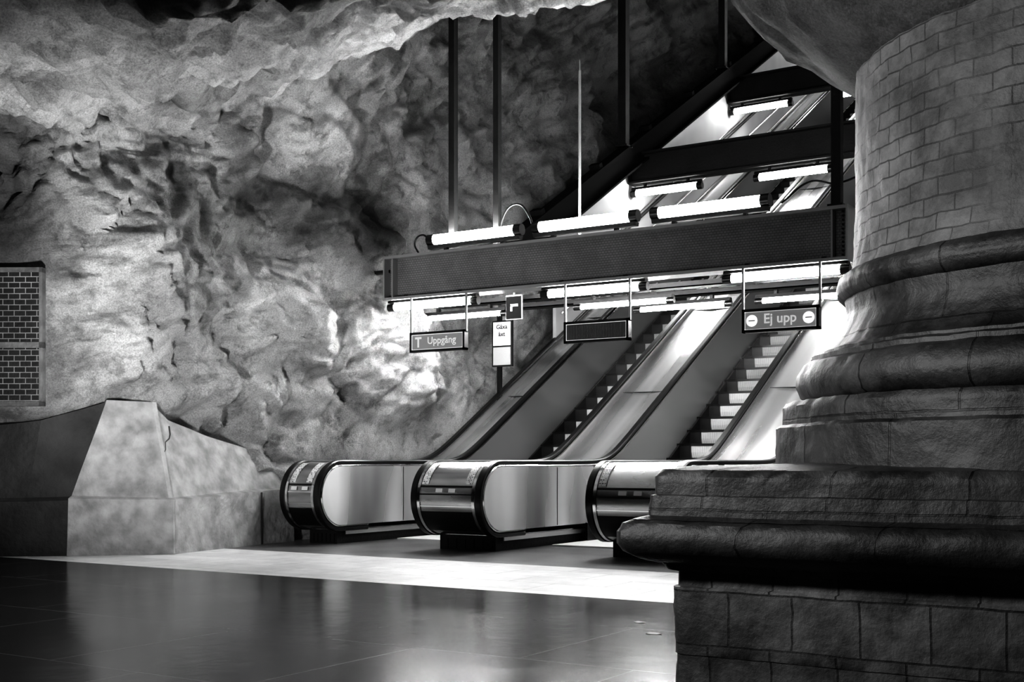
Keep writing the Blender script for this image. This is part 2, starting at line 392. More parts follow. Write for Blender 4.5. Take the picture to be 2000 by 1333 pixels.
for k,(o1,r1) in enumerate(((1.35,.02),(1.75,.035),(1.85,.02))):
    mb=MB().cyl((-9.98,17.3,h(17.3)+o1),(-9.98,41,h(41)+o1),r1,8)
    obj('trim_%d'%(k+1),mb.me('trim',M['chrome'] if k!=1 else M['darksteel']),label='slim metal rail running up the shaft lining',kind='structure')
V=[(-17,-4,0),(7,-4,0),(7,7.8,0),(-17,7.8,0),(7,9.9,0),(-17,9.9,0),(7,13.9,0),(-17,13.9,0)]
me=mesh('floor',V,[(0,1,2,3),(3,2,4,5),(5,4,6,7)],mats=[M['floor'],M['band'],M['landing']],fm=[0,1,2])
obj('floor',me,label='dark polished stone floor with a pale stone band',kind='structure')

# ---------------------------------------------------------------- concrete plinth & buttress
def rough(me,amp=.012,sc=3):
    for v in me.vertices:
        v.co+=Vector((NZ(v.co*sc),NZ(v.co*sc+Vector((5,0,0))),NZ(v.co*sc+Vector((0,5,0)))))*amp
    return me
def loft(name,rows,mat,sub=10):
    v=[];R=[]
    for r in range(len(rows)-1):
        for k in range(sub):
            t=k/sub; R.append([Vector(a).lerp(Vector(b),t) for a,b in zip(rows[r],rows[r+1])])
    R.append([Vector(a) for a in rows[-1]])
    R2=[]
    for row in R:
        q=[]
        for a,b in zip(row,row[1:]):
            for k in range(sub): q.append(a.lerp(b,k/sub))
        q.append(row[-1]); R2.append(q)
    n=len(R2[0])
    for row in R2: v+=row
    f=[(i*n+j,i*n+j+1,(i+1)*n+j+1,(i+1)*n+j) for i in range(len(R2)-1) for j in range(n-1)]
    return v,f,n
def slab(name,sections,mat,label,cat):
    v,f,n=loft(name,sections,mat,8)
    me=mesh(name,v,f,mat); rough(me,.006,2.5); smoothang(me,8)
    return obj(name,me,label=label,cat=cat)
pl=slab('concrete_plinth',[
 [(-9.97,9.03,0),(-10.0,9.05,.58),(-10.06,9.05,.60),(-10.44,9.14,1.62),(-10.9,9.14,1.64)],
 [(-10.02,9.35,0),(-10.05,9.35,.59),(-10.13,9.35,.61),(-10.46,9.38,1.45),(-10.9,9.38,1.50)],
 [(-10.14,10.0,0),(-10.16,10.0,.61),(-10.25,10.0,.63),(-10.53,10.0,1.29),(-10.95,10.0,1.33)],
 [(-10.26,10.75,0),(-10.28,10.75,.64),(-10.38,10.75,.66),(-10.60,10.75,1.14),(-11,10.75,1.14)],
 [(-10.30,11.25,0),(-10.32,11.25,.65),(-10.42,11.25,.67),(-10.62,11.25,1.08),(-11,11.25,1.08)]],
 M['concrete'],'low grey cast concrete plinth at the foot of rock wall','concrete plinth')
jm=MB().extr([(-.01,0),(.01,0),(.01,.012),(-.01,.012)],(-10.245,10.62,0),(0,0,.62),(0,1,0),(1,0,0)).me('joint',M['darkconc'])
obj('joint',jm,pl)
mb=MB(); CR=[(9.36,1.38),(9.34,1.29),(9.30,1.24),(9.21,1.20),(9.18,1.12),(9.11,1.06)]
def crx(y,z): return -10.06-.07*(y-9.05)/.30-.36*(z-.6)/.93+.012
for (ya,za),(yb,zb) in zip(CR,CR[1:]):
    mb.cyl((crx(ya,za),ya,za),(crx(yb,zb),yb,zb),.008,6)
obj('crack',mb.me('crack',M['darkconc']),pl)
slab('concrete_buttress',[
 [(-9.96,9.03,0),(-9.97,9.03,.58),(-10.02,9.04,.60),(-10.40,9.16,1.64),(-11.0,9.4,1.66)],
 [(-9.95,9.0,0),(-9.96,9.0,.58),(-10.02,8.99,.60),(-10.40,9.10,1.64),(-11.0,9.3,1.66)],
 [(-10.69,8.22,0),(-10.69,8.24,.60),(-10.70,8.29,.63),(-10.53,8.60,1.64),(-11.1,9.0,1.66)],
 [(-10.72,8.24,0),(-10.72,8.26,.60),(-10.73,8.31,.63),(-10.57,8.62,1.64),(-11.1,9.0,1.66)],
 [(-11.1,8.7,0),(-11.1,8.7,.60),(-11.1,8.7,.63),(-11.0,8.9,1.6),(-11.1,9.0,1.66)]],
 M['concrete'],'tapering grey concrete buttress standing against the rock wall','concrete buttress')
slab('concrete_plinth',[
 [(-10.72,8.26,0),(-10.72,8.28,.58),(-10.76,8.34,.62),(-10.60,8.64,1.62),(-11.2,9.2,1.66)],
 [(-11.05,7.98,0),(-11.05,8.00,.57),(-11.08,8.04,.61),(-10.98,8.12,1.42),(-11.5,9.0,1.60)],
 [(-11.5,7.60,0),(-11.5,7.62,.56),(-11.54,7.66,.6),(-11.60,7.72,1.34),(-12.1,8.5,1.55)],
 [(-13.4,6.2,0),(-13.4,6.22,.56),(-13.45,6.3,.6),(-13.5,6.5,1.35),(-14.2,7,1.4)],
 [(-15.4,3,0),(-15.4,3,.56),(-15.45,3,.6),(-15.7,3,1.35),(-16.4,3.2,1.4)]],
 M['darkconc'],'dark concrete plinth at the foot of rock wall','concrete plinth')

# ---------------------------------------------------------------- brick grille panel
def framed_panel():
    e=empty('brick_grille',(-10.775,8.00,1.56),'framed dark brick grille with pale joints on rock wall','grille')
    e.rotation_euler=(0,0,math.radians(31))
    W=1.5;H=1.43
    fr_=MB()
    fr_.box(-W,.0,-.03,.06,0,.05).box(-W,0,-.03,.06,H-.05,H).box(-.035,0,-.03,.06,0,H).box(-W,-W+.04,-.03,.06,0,H).box(-W,0,-.03,.06,.60,.66)
    obj('frame',fr_.me('frame',simple('frame_stone',.10,.8,0,.6,20,.5,6)),e)
    obj('lower_field',MB().box(-W+.04,-.035,-.02,.05,.05,.60).me('lower_field',M['grille']),e)
    obj('upper_field',MB().box(-W+.04,-.035,-.02,.05,.66,H-.05).me('upper_field',M['grille']),e)
    return e
framed_panel()

# ---------------------------------------------------------------- column
def ringmesh(name,prof,mat,kind,seg=160,disp=.006,sub=.04):
    P=[prof[0]]
    for a,b in zip(prof,prof[1:]):
        k=max(1,int(math.hypot(b[0]-a[0],b[1]-a[1])/sub))
        for i in range(1,k+1): P.append((a[0]+(b[0]-a[0])*i/k,a[1]+(b[1]-a[1])*i/k))
    if kind=='round':
        loop_=[(math.cos(2*math.pi*i/seg+1.2),math.sin(2*math.pi*i/seg+1.2),2*math.pi*i/seg*1.4) for i in range(seg+1)]
    else:
        loop_=[];k=seg//4;c=[(-1,-1),(1,-1),(1,1),(-1,1),(-1,-1)];L=0
        for a,b in zip(c,c[1:]):
            for i in range(k):
                t=i/k; X_=a[0]+(b[0]-a[0])*t; Y_=a[1]+(b[1]-a[1])*t
                mn=min(abs(X_),abs(Y_)); rc=max(0,mn-.97)/.03
                s_=1-.010*rc*rc
                loop_.append((X_*s_,Y_*s_,L+t*3.3))
            L+=3.3
        loop_.append((-.99,-.99,L))
    v=[];uv=[];n=len(loop_)
    for i,(r,z) in enumerate(P):
        for (cx,cy,u) in loop_:
            p=Vector((AX+cx*r,AY+cy*r,z))
            d=disp*(NZ(p*2.5)*1.2+NZ(p*7)*.9+1.2*fr(p*12,4))
            l=math.hypot(cx,cy)
            p+=Vector((cx/l*d,cy/l*d,d*.5)); v.append(p); uv.append((u,z))
    f=[(i*n+j,i*n+j+1,(i+1)*n+j+1,(i+1)*n+j) for i in range(len(P)-1) for j in range(n-1)]
    me=mesh(name,v,f,mat,False,uv); smoothang(me,40); return me
col=empty('stone_column',(AX,AY,0),'massive dark round brick column on a stepped moulded stone base','column')
child('base_course',ringmesh('base_course',[(1.655,0),(1.655,.17),(1.66,.175),(1.665,.46),(1.65,.465),(1.65,.56)],M['stone2'],'sq',400,.005,.025),col,'square block courses with dark joints')
child('base_moulding',ringmesh('base_moulding',[(1.62,.52),(1.68,.53),(1.70,.56),(1.76,.575),(1.79,.59),(1.83,.615),(1.85,.65),(1.85,.70),(1.83,.735),(1.78,.755)],M['stone'],'sq',400,.007,.02),col,'rounded worn lip moulding')
child('base_slab',ringmesh('base_slab',[(1.80,.75),(1.745,.765),(1.74,.85),(1.725,.855),(1.725,.93),(1.70,.96),(1.60,.975),(1.2,.99)],M['stone'],'sq',400,.005,.02),col)
child('step_ring',ringmesh('step_ring',[(1.69,.95),(1.69,1.155),(1.675,1.17),(1.66,1.17),(1.66,1.255),(1.64,1.28),(1.3,1.285)],M['stone'],'round',360,.005,.02),col)
child('torus_moulding',ringmesh('torus_moulding',[(1.45,1.275),(1.53,1.28),(1.575,1.31),(1.595,1.36),(1.59,1.41),(1.56,1.46),(1.52,1.48),(1.52,1.50),(1.45,1.52),(1.3,1.53)],M['stone'],'round',360,.005,.02),col)
child('neck_moulding',ringmesh('neck_moulding',[(1.46,1.51),(1.46,1.53),(1.42,1.55),(1.38,1.60),(1.355,1.66),(1.345,1.72),(1.355,1.785)],M['stone'],'round',360,.004,.02),col)
child('collar_ring',ringmesh('collar_ring',[(1.33,1.78),(1.365,1.785),(1.39,1.81),(1.40,1.845),(1.39,1.885),(1.36,1.91),(1.33,1.92)],M['stone'],'round',360,.004,.012),col)
child('shaft',ringmesh('shaft',[(1.345,1.90),(1.325,1.95),(1.312,2.05),(1.306,2.3),(1.30,3.6)],M['shaft'],'round',360,.006,.03),col,'brick shaft with thin mortar joints')

# ---------------------------------------------------------------- escalators
PITCH=2.27; U=[-10.4+PITCH*i for i in range(4)]; UR=[u+.95 for u in U]; U[0]=-10.08; U[2]-=.07
YEND=41.5
ys=[11.15+.15*i for i in range(12)]+[12.95+.06*i for i in range(28)]+[14.8+1.0*i for i in range(27)]+[YEND]
CY,CZ,R=11.16,.58,.40
def loop(r,a0=-90,a1=-270,n=24,zc=CZ):
    return [(CY+r*math.cos(math.radians(a0+(a1-a0)*i/n)),zc+r*math.sin(math.radians(a0+(a1-a0)*i/n))) for i in range(n+1)]
def toppath(off): return [(y,h(y)+.98-off*(1+.15*sstep(YT-.4,YT+.4,y))) for y in ys]
def hrpath(off):
    l=loop(R-off)
    return [(CY+.5,l[0][1]),(CY+.25,l[0][1])]+l+toppath(off)[1:]
def rrect(cx,w,t,off=0):
    a=w/2;c=.012
    return [(cx-a,off-t/2+c),(cx-a+c,off-t/2),(cx+a-c,off-t/2),(cx+a,off-t/2+c),(cx+a,off+t/2-c),(cx+a-c,off+t/2),(cx-a+c,off+t/2),(cx-a,off+t/2-c)]
def panel_side(x,t):
    r=R-.05
    out=[(13.25,CZ-r)]+loop(r,-90,-270,24)+[(13.25,CZ+r)]
    mb=MB(); mb.extr([(a,b) for a,b in out],(x-t/2,0,0),(t,0,0),(0,1,0),(0,0,1)); return mb
def incl_panel(x,t):
    tp=[p for p in toppath(.05) if p[0]>=13.22]
    v=[];f=[]
    for (y,z) in tp:
        yb=y; zb=max(.2,h(yb)+.02) if y>13.3 else .22
        for xx in(x-t/2,x+t/2): v+=[(xx,y,z),(xx,yb,min(zb,z-.05))]
    for i in range(len(tp)-1):
        a=i*4;b=a+4
        f+=[(a,a+1,b+1,b),(a+2,b+2,b+3,a+3),(a,b,b+2,a+2)]
    f.append((0,2,3,1))
    return v,f
def skirt(x,t,top):
    v=[];f=[];tp=[y for y in ys if y>=13.0]
    for y in tp:
        for xx in(x-t/2,x+t/2): v+=[(xx,y,max(.24,h(y)+top)),(xx,y,h(y)-.25)]
    for i in range(len(tp)-1):
        a=i*4;b=a+4; f+=[(a,a+1,b+1,b),(a+2,b+2,b+3,a+3),(a,b,b+2,a+2)]
    return v,f
LW=PITCH-.95
def stepmesh():
    w=LW/2-.05
    v=[];f=[];uv=[];fm=[]
    rp=[(.0,0),(-.006,-.03),(-.006,-.05),(.0,-.12),(.03,-.22),(.05,-.24)]
    pr=[(.38,0)]+rp
    for (y,z) in pr:
        for x in(-w,w): v.append((x,y,z)); uv.append((x,z))
    for i in range(len(pr)-1):
        f.append((2*i,2*i+2,2*i+3,2*i+1)); fm.append(0 if i==0 else 1)
    k=len(v); v+=[(-w,.38,-.24),(w,.38,-.24)]; uv+=[(0,0),(0,0)]
    f.append(tuple([0]+[2*i for i in range(len(pr)-1,0,-1)][::-1]+[k])[::-1]); fm.append(0)
    f.append(tuple([1]+[2*i+1 for i in range(1,len(pr))]+[k+1])); fm.append(0)
    def bx(x0,x1,y0,y1,z0,z1):
        m=MB().box(x0,x1,y0,y1,z0,z1); i=len(v)
        v.extend(m.v); uv.extend([(0,0)]*8); f.extend([tuple(q+i for q in t) for t in m.f]); fm.extend([2]*6)
    bx(-w,w,-.014,.04,-.03,.003); bx(-w-.02,-w+.20,-.014,.38,-.24,.004); bx(w-.13,w+.02,-.014,.38,-.24,.004); bx(-w,w,.27,.38,-.01,.003)
    return mesh('step',v,f,uvs=uv,mats=[M['tread'],M['riser'],M['black']],fm=fm)
STEP=stepmesh()
labs=['escalator with black handrails and grey enamel side panels','escalator with black handrails rising beside pale steel decks','escalator with black handrails beside the stone column']
for k in range(3):
    xl=UR[k]; xr=U[k+1]
    e=empty('escalator',((xl+xr)/2,11.0,0),labs[k],'escalator','escalators in the rock shaft')
    for side,x in((0,xl),(1,xr)):
        cx=x-.05 if side==0 else x+.05
        child('handrail',sweep('handrail',hrpath(0),rrect(cx,.085,.05),M['black'],True),e,'black rubber handrail')
        child('handrail_guide',sweep('handrail_guide',hrpath(.04),rrect(cx,.10,.02),M['chrome'],True),e,'chrome guide rail')
        px=x-.012 if side==0 else x+.012
        child('newel_panel',panel_side(px,.02).me('newel_panel',M['lightpanel']),e,'pale brushed newel plate')
        v,f=incl_panel(px,.02); child('balustrade_panel',mesh('balustrade_panel',v,f,M['panel'],False),e,'grey enamel side panel')
        sx=x+.03 if side==0 else x-.03
        v,f=skirt(sx,.03,.07); child('skirt',mesh('skirt',v,f,M['black']),e,'black skirting')
        child('panel_joint',MB().box(px-.013,px+.013,12.35,12.362,CZ-.34,CZ+.34).me('panel_joint',M['darksteel']),e)
    child('comb_plate',MB().box(xl+.02,xr-.02,12.2,13.32,.0,.02).me('comb_plate',M['tread']),e)
    for i in range(76):
        y=13.3+.346*i
        zz=h(y+.1)-.0
        obj('step',STEP,e,((xl+xr)/2-e.location.x,y-e.location.y,zz+.02))
DL=['escalator end cabinet beside rock wall, dark metal with steel deck','escalator end cabinet in dark metal and chrome with small lock plates','escalator end cabinet in dark metal and chrome beside the column','escalator end cabinet in dark metal and chrome behind the column']
def topz(y): return h(y)+.98-.045*1.1
for k in range(4):
    x0=U[k]; x1=UR[k]
    e=empty('escalator_divider',((x0+x1)/2,11.1,0),DL[k],'escalator newel','escalator cabinets')
    a=x0+.10;b=x1-.10
    r=R+.005
    child('newel_cover',sweep('newel_cover',[(CY+.4,CZ-r)]+loop(r)+[(CY+.55,CZ+r)],[(a,0),((a+b)/2,-.0),(b,0)],M['cover']),e,'dark brushed curved metal cover')
    def band(a0,a1,mat,rr,nm,x_0,x_1):
        return sweep(nm,loop(rr,a0,a1,8),[(x_0,0),(x_1,0)],mat)
    child('chrome_band',band(-186,-188,M['chrome'],r+.006,'chrome_band',a,b),e)
    child('chrome_band',band(-168,-169.5,M['chrome'],r+.006,'chrome_band',a,b),e)
    child('dark_band',band(-120,-160,M['black'],r+.005,'dark_band',a,b),e,'black lower band')
    child('dark_band',band(-198,-201,M['black'],r+.005,'dark_band',a,b),e,'thin black band')
    child('trim_edge',sweep('trim_edge',loop(r+.012),[(a-.005,0),(a+.03,0)],M['chrome']),e,'chrome edging')
    child('trim_edge',sweep('trim_edge',loop(r+.012),[(b-.03,0),(b+.005,0)],M['chrome']),e,'chrome edging')
    child('ornament_strip',band(-203,-250,M['orn'],r+.009,'ornament_strip',a+.04,a+.13),e,'pierced ornamental strip')
    child('ornament_strip',band(-203,-250,M['orn'],r+.009,'ornament_strip',b-.13,b-.04),e,'pierced ornamental strip')
    for xx in((a+b)/2-.13,(a+b)/2+.04):
        child('lock_plate',band(-190,-196,M['white'],r+.012,'lock_plate',xx,xx+.09),e,'small pale lock plate')
    dp=[p for p in toppath(.045)]
    dp=[q for q in dp if q[0]>=CY+.3]
    child('deck',sweep('deck',dp,[(x0+.07,0),(x0+.14,-.03),((x0+x1)/2,-.05),(x1-.14,-.03),(x1-.07,0)],M['steel']),e,'brushed steel deck')
    for yj in (13.1,15.6,18.1,20.6,23.1,25.6):
        zj=topz(yj)-.045
        child('deck_seam',MB().extr([(-.006,-.01),(.006,-.01),(.006,.006),(-.006,.006)],(x0+.14,yj,zj),(x1-x0-.28,0,0),(0,.866,.5) if yj>14 else (0,1,0),(0,-.5,.866) if yj>14 else (0,0,1)).me('deck_seam',M['darksteel']),e)
    mb=MB().box(x0+.10,x1-.10,11.18,13.3,0,.165)
    nb_=6
    for i in range(nb_):
        w1=(x1-x0-.24)/nb_; mb.box(x0+.12+i*w1,x0+.12+i*w1+w1*.8,11.165,11.19,.02,.12)
    child('base',mb.me('base',M['darksteel']),e,'dark ribbed base box')
    child('base_skirt',MB().box(x1-.075,x1-.065,11.3,13.3,.11,.178).me('base_skirt',M['steel']),e,'thin bright metal skirt')
    child('base_trim',MB().box(x0+.06,x1-.06,11.2,13.3,.165,.178).me('base_trim',M['chrome']),e)
    child('deck_button',MB().cyl(((x0+x1)/2+.2,12.6,.90),((x0+x1)/2+.2,12.6,.98),.035,16).me('deck_button',M['chrome']),e)
e0=empty('escalator_side_rail',(U[0]+.05,11.1,0),'black handrail curving over the wall-side escalator cabinet','handrail')
child('handrail',sweep('handrail',hrpath(0),rrect(U[0]+.05,.085,.05),M['black'],True),e0)
child('newel_panel',panel_side(U[0]+.012,.02).me('newel_panel',M['cover']),e0)

# ---------------------------------------------------------------- steel beams
def ibeam(name,a,b,hh,wdt,label,mat,flange_mat=None,ends=True):
    a=Vector(a);b=Vector(b);d=b-a;t=d.normalized()
    side=Vector((0,0,1)).cross(t).normalized(); up=t.cross(side)
    e=empty(name,a,label,'steel beam')
    H=hh/2;tf=.035
    web=MB().extr([(-.015,-H),(.015,-H),(.015,H),(-.015,H)],a,d,side,up)
    child('web',web.me('web',mat),e)
    for s in(1,-1):
        fl=MB().extr([(-wdt,s*H-tf/2),(wdt,s*H-tf/2),(wdt,s*H+tf/2),(-wdt,s*H+tf/2)],a,d,side,up)
        child('flange',fl.me('flange',flange_mat or mat),e)
    if ends:
        for p in(a,b-t*.02):
            ep=MB().extr([(-wdt-.01,-H-.02),(wdt+.01,-H-.02),(wdt+.01,H+.02),(-wdt-.01,H+.02)],p,t*.02,side,up)
            child('end_plate',ep.me('end_plate',flange_mat or mat),e)
    return e
B1Y=12.42
b1=ibeam('steel_beam',(-9.72,B1Y,3.335),(-3.72,B1Y,3.335),.53,.13,'grey painted steel I-beam carrying tube lamps and hanging signs',M['beam'],M['beamedge'])
mb=MB()
for z in[3.12+.045*i for i in range(11)]: mb.cyl((-3.80,B1Y-.02,z),(-3.80,B1Y-.035,z),.012,8)
child('rivet_row',mb.me('rivet_row',M['darksteel']),b1)
child('stiffener',MB().box(-3.90,-3.88,B1Y-.12,B1Y,3.09,3.58).me('stiffener',M['beamedge']),b1)
child('stiffener',MB().box(-9.60,-9.58,B1Y-.12,B1Y,3.09,3.58).me('stiffener',M['beamedge']),b1)
child('wall_bracket',MB().box(-10.1,-9.7,B1Y-.05,B1Y+.05,3.42,3.46).box(-10.1,-10.06,B1Y-.1,B1Y+.1,3.3,3.5).me('wall_bracket',M['darksteel']),b1)
for (yy,zz) in((19.9,6.30),(24.6,8.93),(30.5,12.4)):
    ibeam('steel_beam',(-10.0,yy,zz),(-2.6,yy,zz),.52,.14,'dark steel cross beam spanning the escalator shaft',M['darksteel'])
y0,y1=15.3,33
dg=ibeam('diagonal_beam',(-9.75,y0,dz(y0)),(-9.75,y1,dz(y1)),.40,.12,'black sloping steel beam running parallel to the escalators',M['matte'],M['matte'])
mb=MB()
for i in range(9):
    y=y0+1+i*1.9; mb.extr([(-.06,.18),(.06,.18),(.06,.30),(-.06,.30)],(-9.85,y,dz(y)),(.2,0,0),(0,math.cos(math.pi/6),.5),(0,-.5,math.cos(math.pi/6)))
child('cleat',mb.me('cleat',M['matte']),dg)
child('edge_strip',MB().extr([(.12,-.222),(.125,-.222),(.125,-.19),(.12,-.19)],(-9.75,y0,dz(y0)),(0,y1-y0,dz(y1)-dz(y0)),(-1,0,0),(0,-.5,math.cos(math.pi/6))).me('edge_strip',M['chrome']),dg)
def post(name,x,y,z0,z1,w,label,mat):
    mb=MB().box(x-w/2,x+w/2,y-w/2,y+w/2,z0,z1).box(x-w*.8,x+w*.8,y-w*.8,y+w*.8,z0,z0+.03)
    me=mb.me(name,mat)
    for v in me.vertices: v.co-=Vector((x,y,z0))
    return obj(name,me,loc=(x,y,z0),label=label,cat='steel post')
L='dark square steel hanger post above the beam'
post('hanger_post',-8.79,B1Y+.10,3.62,10,.085,L,M['darksteel'])
post('hanger_post',-8.13,B1Y+.10,3.62,10,.075,L,M['darksteel'])
post('hanger_post',-3.87,B1Y,3.62,6.8,.10,'dark square steel hanger post at the beam end',M['darksteel'])
post('hanger_post',-9.75,19.1,dz(19.1)+.25,shaftceil(19.1)-.0,.15,'dark steel hanger post holding the sloping beam',M['darksteel'])
post('hanger_post',-9.75,23.6,dz(23.6)+.25,shaftceil(23.6),.14,'dark steel hanger post holding the sloping beam',M['darksteel'])
mb=MB().cyl((0,0,0),(0,0,2.0),.016,10).cyl((0,0,2.0),(0,0,2.12),.006,8)
obj('thin_rod',mb.me('thin_rod',M['beamedge']),loc=(-6.97,B1Y+.10,3.60),label='thin pale metal rod standing on the beam',cat='rod')

# ---------------------------------------------------------------- tube lamps
TL=1.2
def lampset(r,mt):
    T=MB().cyl((-TL/2,0,0),(TL/2,0,0),r,14).me('tube',mt); smoothang(T)
    C=MB().cyl((-.05,0,0),(.05,0,0),r+.009,16).me('end_cap',M['black']); smoothang(C)
    H=MB().extr([(-.035,-.055-r),(.035,-.055-r),(.05,-.01-r),(-.05,-.01-r)],(-TL/2-.08,0,0),(TL+.16,0,0),(0,1,0),(0,0,1)).me('housing',M['darksteel'])
    B=MB().box(-.02,.02,-.03,.03,-.105-r,-.045-r).me('bracket',M['darksteel'])
    return T,C,H,B
FAT=lampset(.062,M['tube']); MID=lampset(.042,M['tube']); SLIM=lampset(.026,M['tube']); FAR=lampset(.055,M['tubefar'])
def lamp(x,y,z,flip=False,label='glowing fluorescent tube lamp on the steel beam',st=FAT):
    e=empty('tube_lamp',(x,y,z),label,'lamp','tube lamps on the beams')
    if flip: e.rotation_euler=(math.pi,0,0)
    obj('tube',st[0],e,(0,0,0))
    for s in(-1,1):
        obj('end_cap',st[1],e,(s*(TL/2+.045),0,0)); obj('bracket',st[3],e,(s*.42,0,0))
    obj('housing',st[2],e,(0,0,0)); return e
for x in(-8.39,-6.84,-5.28): lamp(x,B1Y-.02,3.78)
for x in(-9.02,-6.72,-4.42): lamp(x,B1Y-.02,2.97,True,'glowing fluorescent tube lamp under the steel beam',MID)
def tray(y,z,x0,x1):
    mb=MB().box(x0,x1,y-.10,y+.10,z,z+.015).box(x0,x1,y-.10,y-.09,z,z+.07).box(x0,x1,y+.09,y+.10,z,z+.07)
    for i in range(int((x1-x0)/.3)): mb.box(x0+.3*i,x0+.3*i+.03,y-.11,y+.11,z+.07,z+.08)
    obj('cable_tray',mb.me('cable_tray',M['darksteel']),label='long dark steel cable tray hung behind the beam',cat='cable tray')
tray(13.5,3.08,-9.7,-3.4); tray(14.6,3.14,-9.4,-3.4)
for x in(-9.3,-6.9): lamp(x,13.5,2.945,True,'slim glowing fluorescent tube lamp under the cable tray',SLIM)
for x in(-6.6,-4.9): lamp(x,14.6,3.005,True,'slim glowing fluorescent tube lamp under the cable tray',SLIM)
for x in(-9.3,-6.95,-5.0): lamp(x,19.9,5.86,True,'glowing fluorescent tube lamp under a cross beam',FAR)
for x in(-9.3,-7.0,-5.0): lamp(x,24.6,8.49,True,'glowing fluorescent tube lamp under a cross beam',FAR)
for x in(-9.0,-7.0,-5.0): lamp(x,30.5,11.96,True,'glowing fluorescent tube lamp under a cross beam',FAR)
for x in(-9.3,-8,-6.5,-5): lamp(x,36,15.5,True,'added fluorescent tube lamp brightening the upper shaft',FAR)  # extra lamps added to brighten the far upper shaft

def tomesh(o):
    bpy.context.view_layer.update()
    dg_=bpy.context.evaluated_depsgraph_get()
    me=bpy.data.meshes.new_from_object(o.evaluated_get(dg_))
    n=obj(o.name+'_m',me,o.parent,o.location); n.rotation_euler=o.rotation_euler
    nm=o.name.split('.')[0]; bpy.data.objects.remove(o); n.name=nm
    return n
def cable(name,P,r,label):
    cu=bpy.data.curves.new(name,'CURVE'); cu.dimensions='3D'; cu.bevel_depth=r; cu.bevel_resolution=3
    s=cu.splines.new('BEZIER'); s.bezier_points.add(len(P)-1)
    for b,p in zip(s.bezier_points,P): b.co=p; b.handle_left_type=b.handle_right_type='AUTO'
    cu.materials.append(M['black'])
    o=tomesh(obj(name,cu)); o['label']=label; o['category']='cable'; return o
cable('loop_cable',[(-8.02,B1Y+.09,3.62),(-8.05,B1Y+.09,3.95),(-7.85,B1Y+.09,4.12),(-7.66,B1Y+.09,3.95),(-7.60,B1Y+.09,3.74)],.014,'black power cable looping above the beam')
cable('loop_cable',[(-9.25,B1Y,3.62),(-9.3,B1Y-.02,3.78),(-9.18,B1Y-.02,3.86),(-9.10,B1Y,3.80)],.012,'short black power cable at the beam end')
cable('loop_cable',[(-4.5,B1Y+.08,3.75),(-4.2,B1Y+.12,3.95),(-3.9,B1Y+.12,3.9),(-3.5,B1Y+.12,4.02)],.012,'black power cable beside the hanger post')

# ---------------------------------------------------------------- signs
def text(s,size,mat,parent,loc,align='CENTER'):
    cu=bpy.data.curves.new('lettering','FONT'); cu.body=s; cu.size=size; cu.align_x=align; cu.align_y='CENTER'; cu.extrude=.001; cu.offset=size*.012
    cu.materials.append(mat)
    o=obj('lettering',cu,parent,loc); o.rotation_euler=(math.pi/2,0,0); return tomesh(o)
W_=.84;H_=.25
M['signwhite']=simple('sign_white',.9,.5,em=.3)  # glow added to lettering and trim that the lamps do not reach
M['signdim']=simple('sign_pale',.7,.5,em=.12)  # weaker added glow in place of light on the face
def sign(x,label,fmat):
    e=empty('hanging_sign',(x,B1Y-.12,2.36),label,'sign','signs under the beam')
    obj('board',MB().box(-W_/2+.02,W_/2-.02,-.03,.03,.02,H_-.02).me('board',fmat),e)
    fm=MB().box(-W_/2,W_/2,-.04,.04,0,.03).box(-W_/2,W_/2,-.04,.04,H_-.03,H_).box(-W_/2,-W_/2+.03,-.04,.04,0,H_).box(W_/2-.03,W_/2,-.04,.04,0,H_)
    obj('frame',fm.me('frame',M['black']),e)
    tr=MB().box(-W_/2+.03,W_/2-.03,-.036,-.03,.03,.036).box(-W_/2+.03,W_/2-.03,-.036,-.03,H_-.036,H_-.03).box(-W_/2+.03,-W_/2+.036,-.036,-.03,.03,H_-.03).box(W_/2-.036,W_/2-.03,-.036,-.03,.03,H_-.03)
    obj('inner_trim',tr.me('inner_trim',M['signwhite']),e)
    for s in(-1,1):
        obj('hanger',MB().box(s*W_/2-.012,s*W_/2+.012,-.012,.012,H_-.02,.71).me('hanger',M['beamedge']),e,(0,0,0),'thin metal hanger')
    return e
s1=sign(-8.86,'framed hanging sign with symbol and pale word Uppgång',simple('sign_glow_grey_dark',.25,.5,em=.03))  # board given a faint glow instead of lamp light
text('Uppgång',.125,M['signdim'],s1,(.07,-.034,H_/2+.01))
obj('pictogram',MB().box(-.34,-.24,-.033,-.03,.165,.19).box(-.302,-.278,-.033,-.03,.06,.175).me('pictogram',M['signdim']),s1)
s2=sign(-6.62,'framed blank hanging display with dark face',M['signface'])
mb=MB()
for i in range(46): mb.box(-.375+i*.0165,-.375+i*.0165+.004,-.032,-.03,.045,.205)
obj('slat_screen',mb.me('slat_screen',simple('slat_dark',.15,.5)),s2)
s3=sign(-4.43,'framed hanging no-entry sign reading Ej upp',simple('sign_glow_grey',.3,.5,em=.08))  # face glows slightly to make up for missing front light
text('Ej upp',.145,M['signwhite'],s3,(0,-.034,H_/2+.01))
M['disc']=simple('disc_white',.95,.5,em=.6)  # discs glow by themselves, brightness put into the material
for sx in(-.31,.31):
    obj('no_entry_disc',MB().cyl((sx,-.03,H_/2),(sx,-.036,H_/2),.062,24).me('no_entry_disc',M['disc']),s3)
    obj('disc_bar',MB().box(sx-.036,sx+.036,-.039,-.036,H_/2-.005,H_/2+.005).me('disc_bar',M['beamedge']),s3)
pp=empty('pictogram_sign',(-8.36,13.28,2.82),'small black pictogram plate with white border hung from tray','sign')
obj('plate',MB().box(-.12,.12,-.015,.015,0,.32).me('plate',simple('plate_white',.25,.5)),pp)
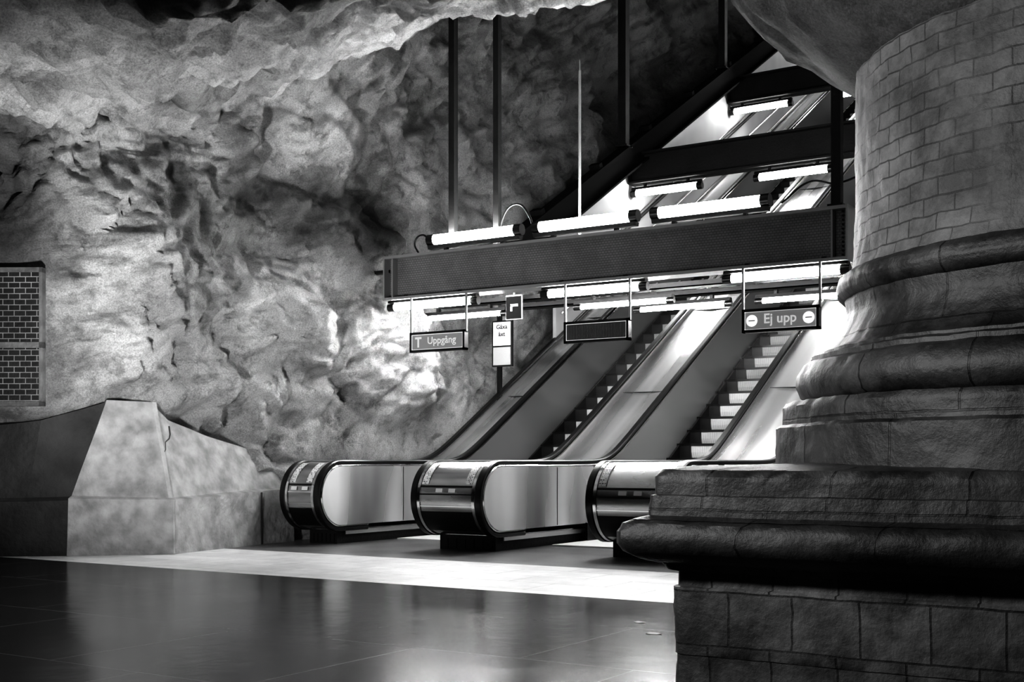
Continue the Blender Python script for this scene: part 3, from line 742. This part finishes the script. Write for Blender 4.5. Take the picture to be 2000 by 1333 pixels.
obj('black_field',MB().box(-.113,.113,-.022,-.015,.012,.300).me('black_field',M['matte']),pp)
obj('pictogram',MB().box(-.045,.07,-.026,-.022,.17,.20).box(-.045,-.016,-.026,-.022,.11,.19).me('pictogram',M['signdim']),pp)
obj('hanger',MB().box(-.01,.01,-.01,.01,.32,.44).box(-.01,.01,-.01,.12,.42,.44).me('hanger',M['beamedge']),pp)
nb=empty('notice_post',(-9.93,15.5,1.9),'white paper notice on a dark post beside the escalator','sign post')
def nbx(name,mb,mat,label=None): return child(name,mb.me(name,mat),nb,label)
X,Y=-9.93,15.5
nbx('post',MB().box(X-.14,X-.08,Y,Y+.06,1.9,3.3),M['black'])
nbx('notice_board',MB().box(X-.19,X+.17,Y-.06,Y-.02,2.42,3.12),M['darksteel'])
nbx('paper',MB().box(X-.165,X+.145,Y-.066,Y-.06,2.74,3.095),M['white'])
nbx('lower_field',MB().box(X-.165,X+.145,Y-.066,Y-.06,2.445,2.715),M['signgrey'])
text('Gåxa',.095,M['black'],nb,Vector((X-.01,Y-.068,3.02))-nb.location)
text('åxt',.095,M['black'],nb,Vector((X-.01,Y-.068,2.91))-nb.location)

for i,(x,y,s) in enumerate([(-3.33,6.75,.04),(-3.05,6.35,.045)]):
    v=[(s*math.cos(a)*(.8+.4*random.random()),s*.8*math.sin(a),.001+.004*random.random()) for a in[q*math.pi/4 for q in range(8)]]+[(0,0,.006)]
    me=mesh('paper_scrap',v,[(k,(k+1)%8,8) for k in range(8)],M['litter'])
    obj('paper_scrap',me,loc=(x,y,0),label='small crumpled scrap of pale paper on the floor',cat='litter')

# ---------------------------------------------------------------- lights
def area(name,loc,target,size,power,spread=180):
    l=bpy.data.lights.new(name,'AREA'); l.size=size; l.energy=power; l.spread=math.radians(spread)
    o=bpy.data.objects.new(name,l); COL.objects.link(o); o.location=loc
    o.rotation_euler=(Vector(target)-Vector(loc)).to_track_quat('-Z','Y').to_euler(); return o
area('wall_fill_light',(-7.8,6.0,.9),(-10.4,9.9,4.6),.3,150,120)  # added unseen fill lamp brightening rock wall and ceiling
area('column_fill_light',(-4.6,2.0,2.6),(-1.2,6,1.7),.35,56,90)  # unseen fill lamp added to rake light over the column
w=bpy.data.worlds.new('World'); scene.world=w; w.use_nodes=True
w.node_tree.nodes['Background'].inputs[0].default_value=g3(.01); w.node_tree.nodes['Background'].inputs[1].default_value=.2

cam=bpy.data.cameras.new('Camera'); cam.lens=2371/2000*36; cam.sensor_width=36; cam.shift_y=(900-666.5)/2000
co=bpy.data.objects.new('Camera',cam); COL.objects.link(co); co.location=(0,0,1); co.rotation_euler=(math.pi/2,0,math.radians(32.3))
scene.camera=co
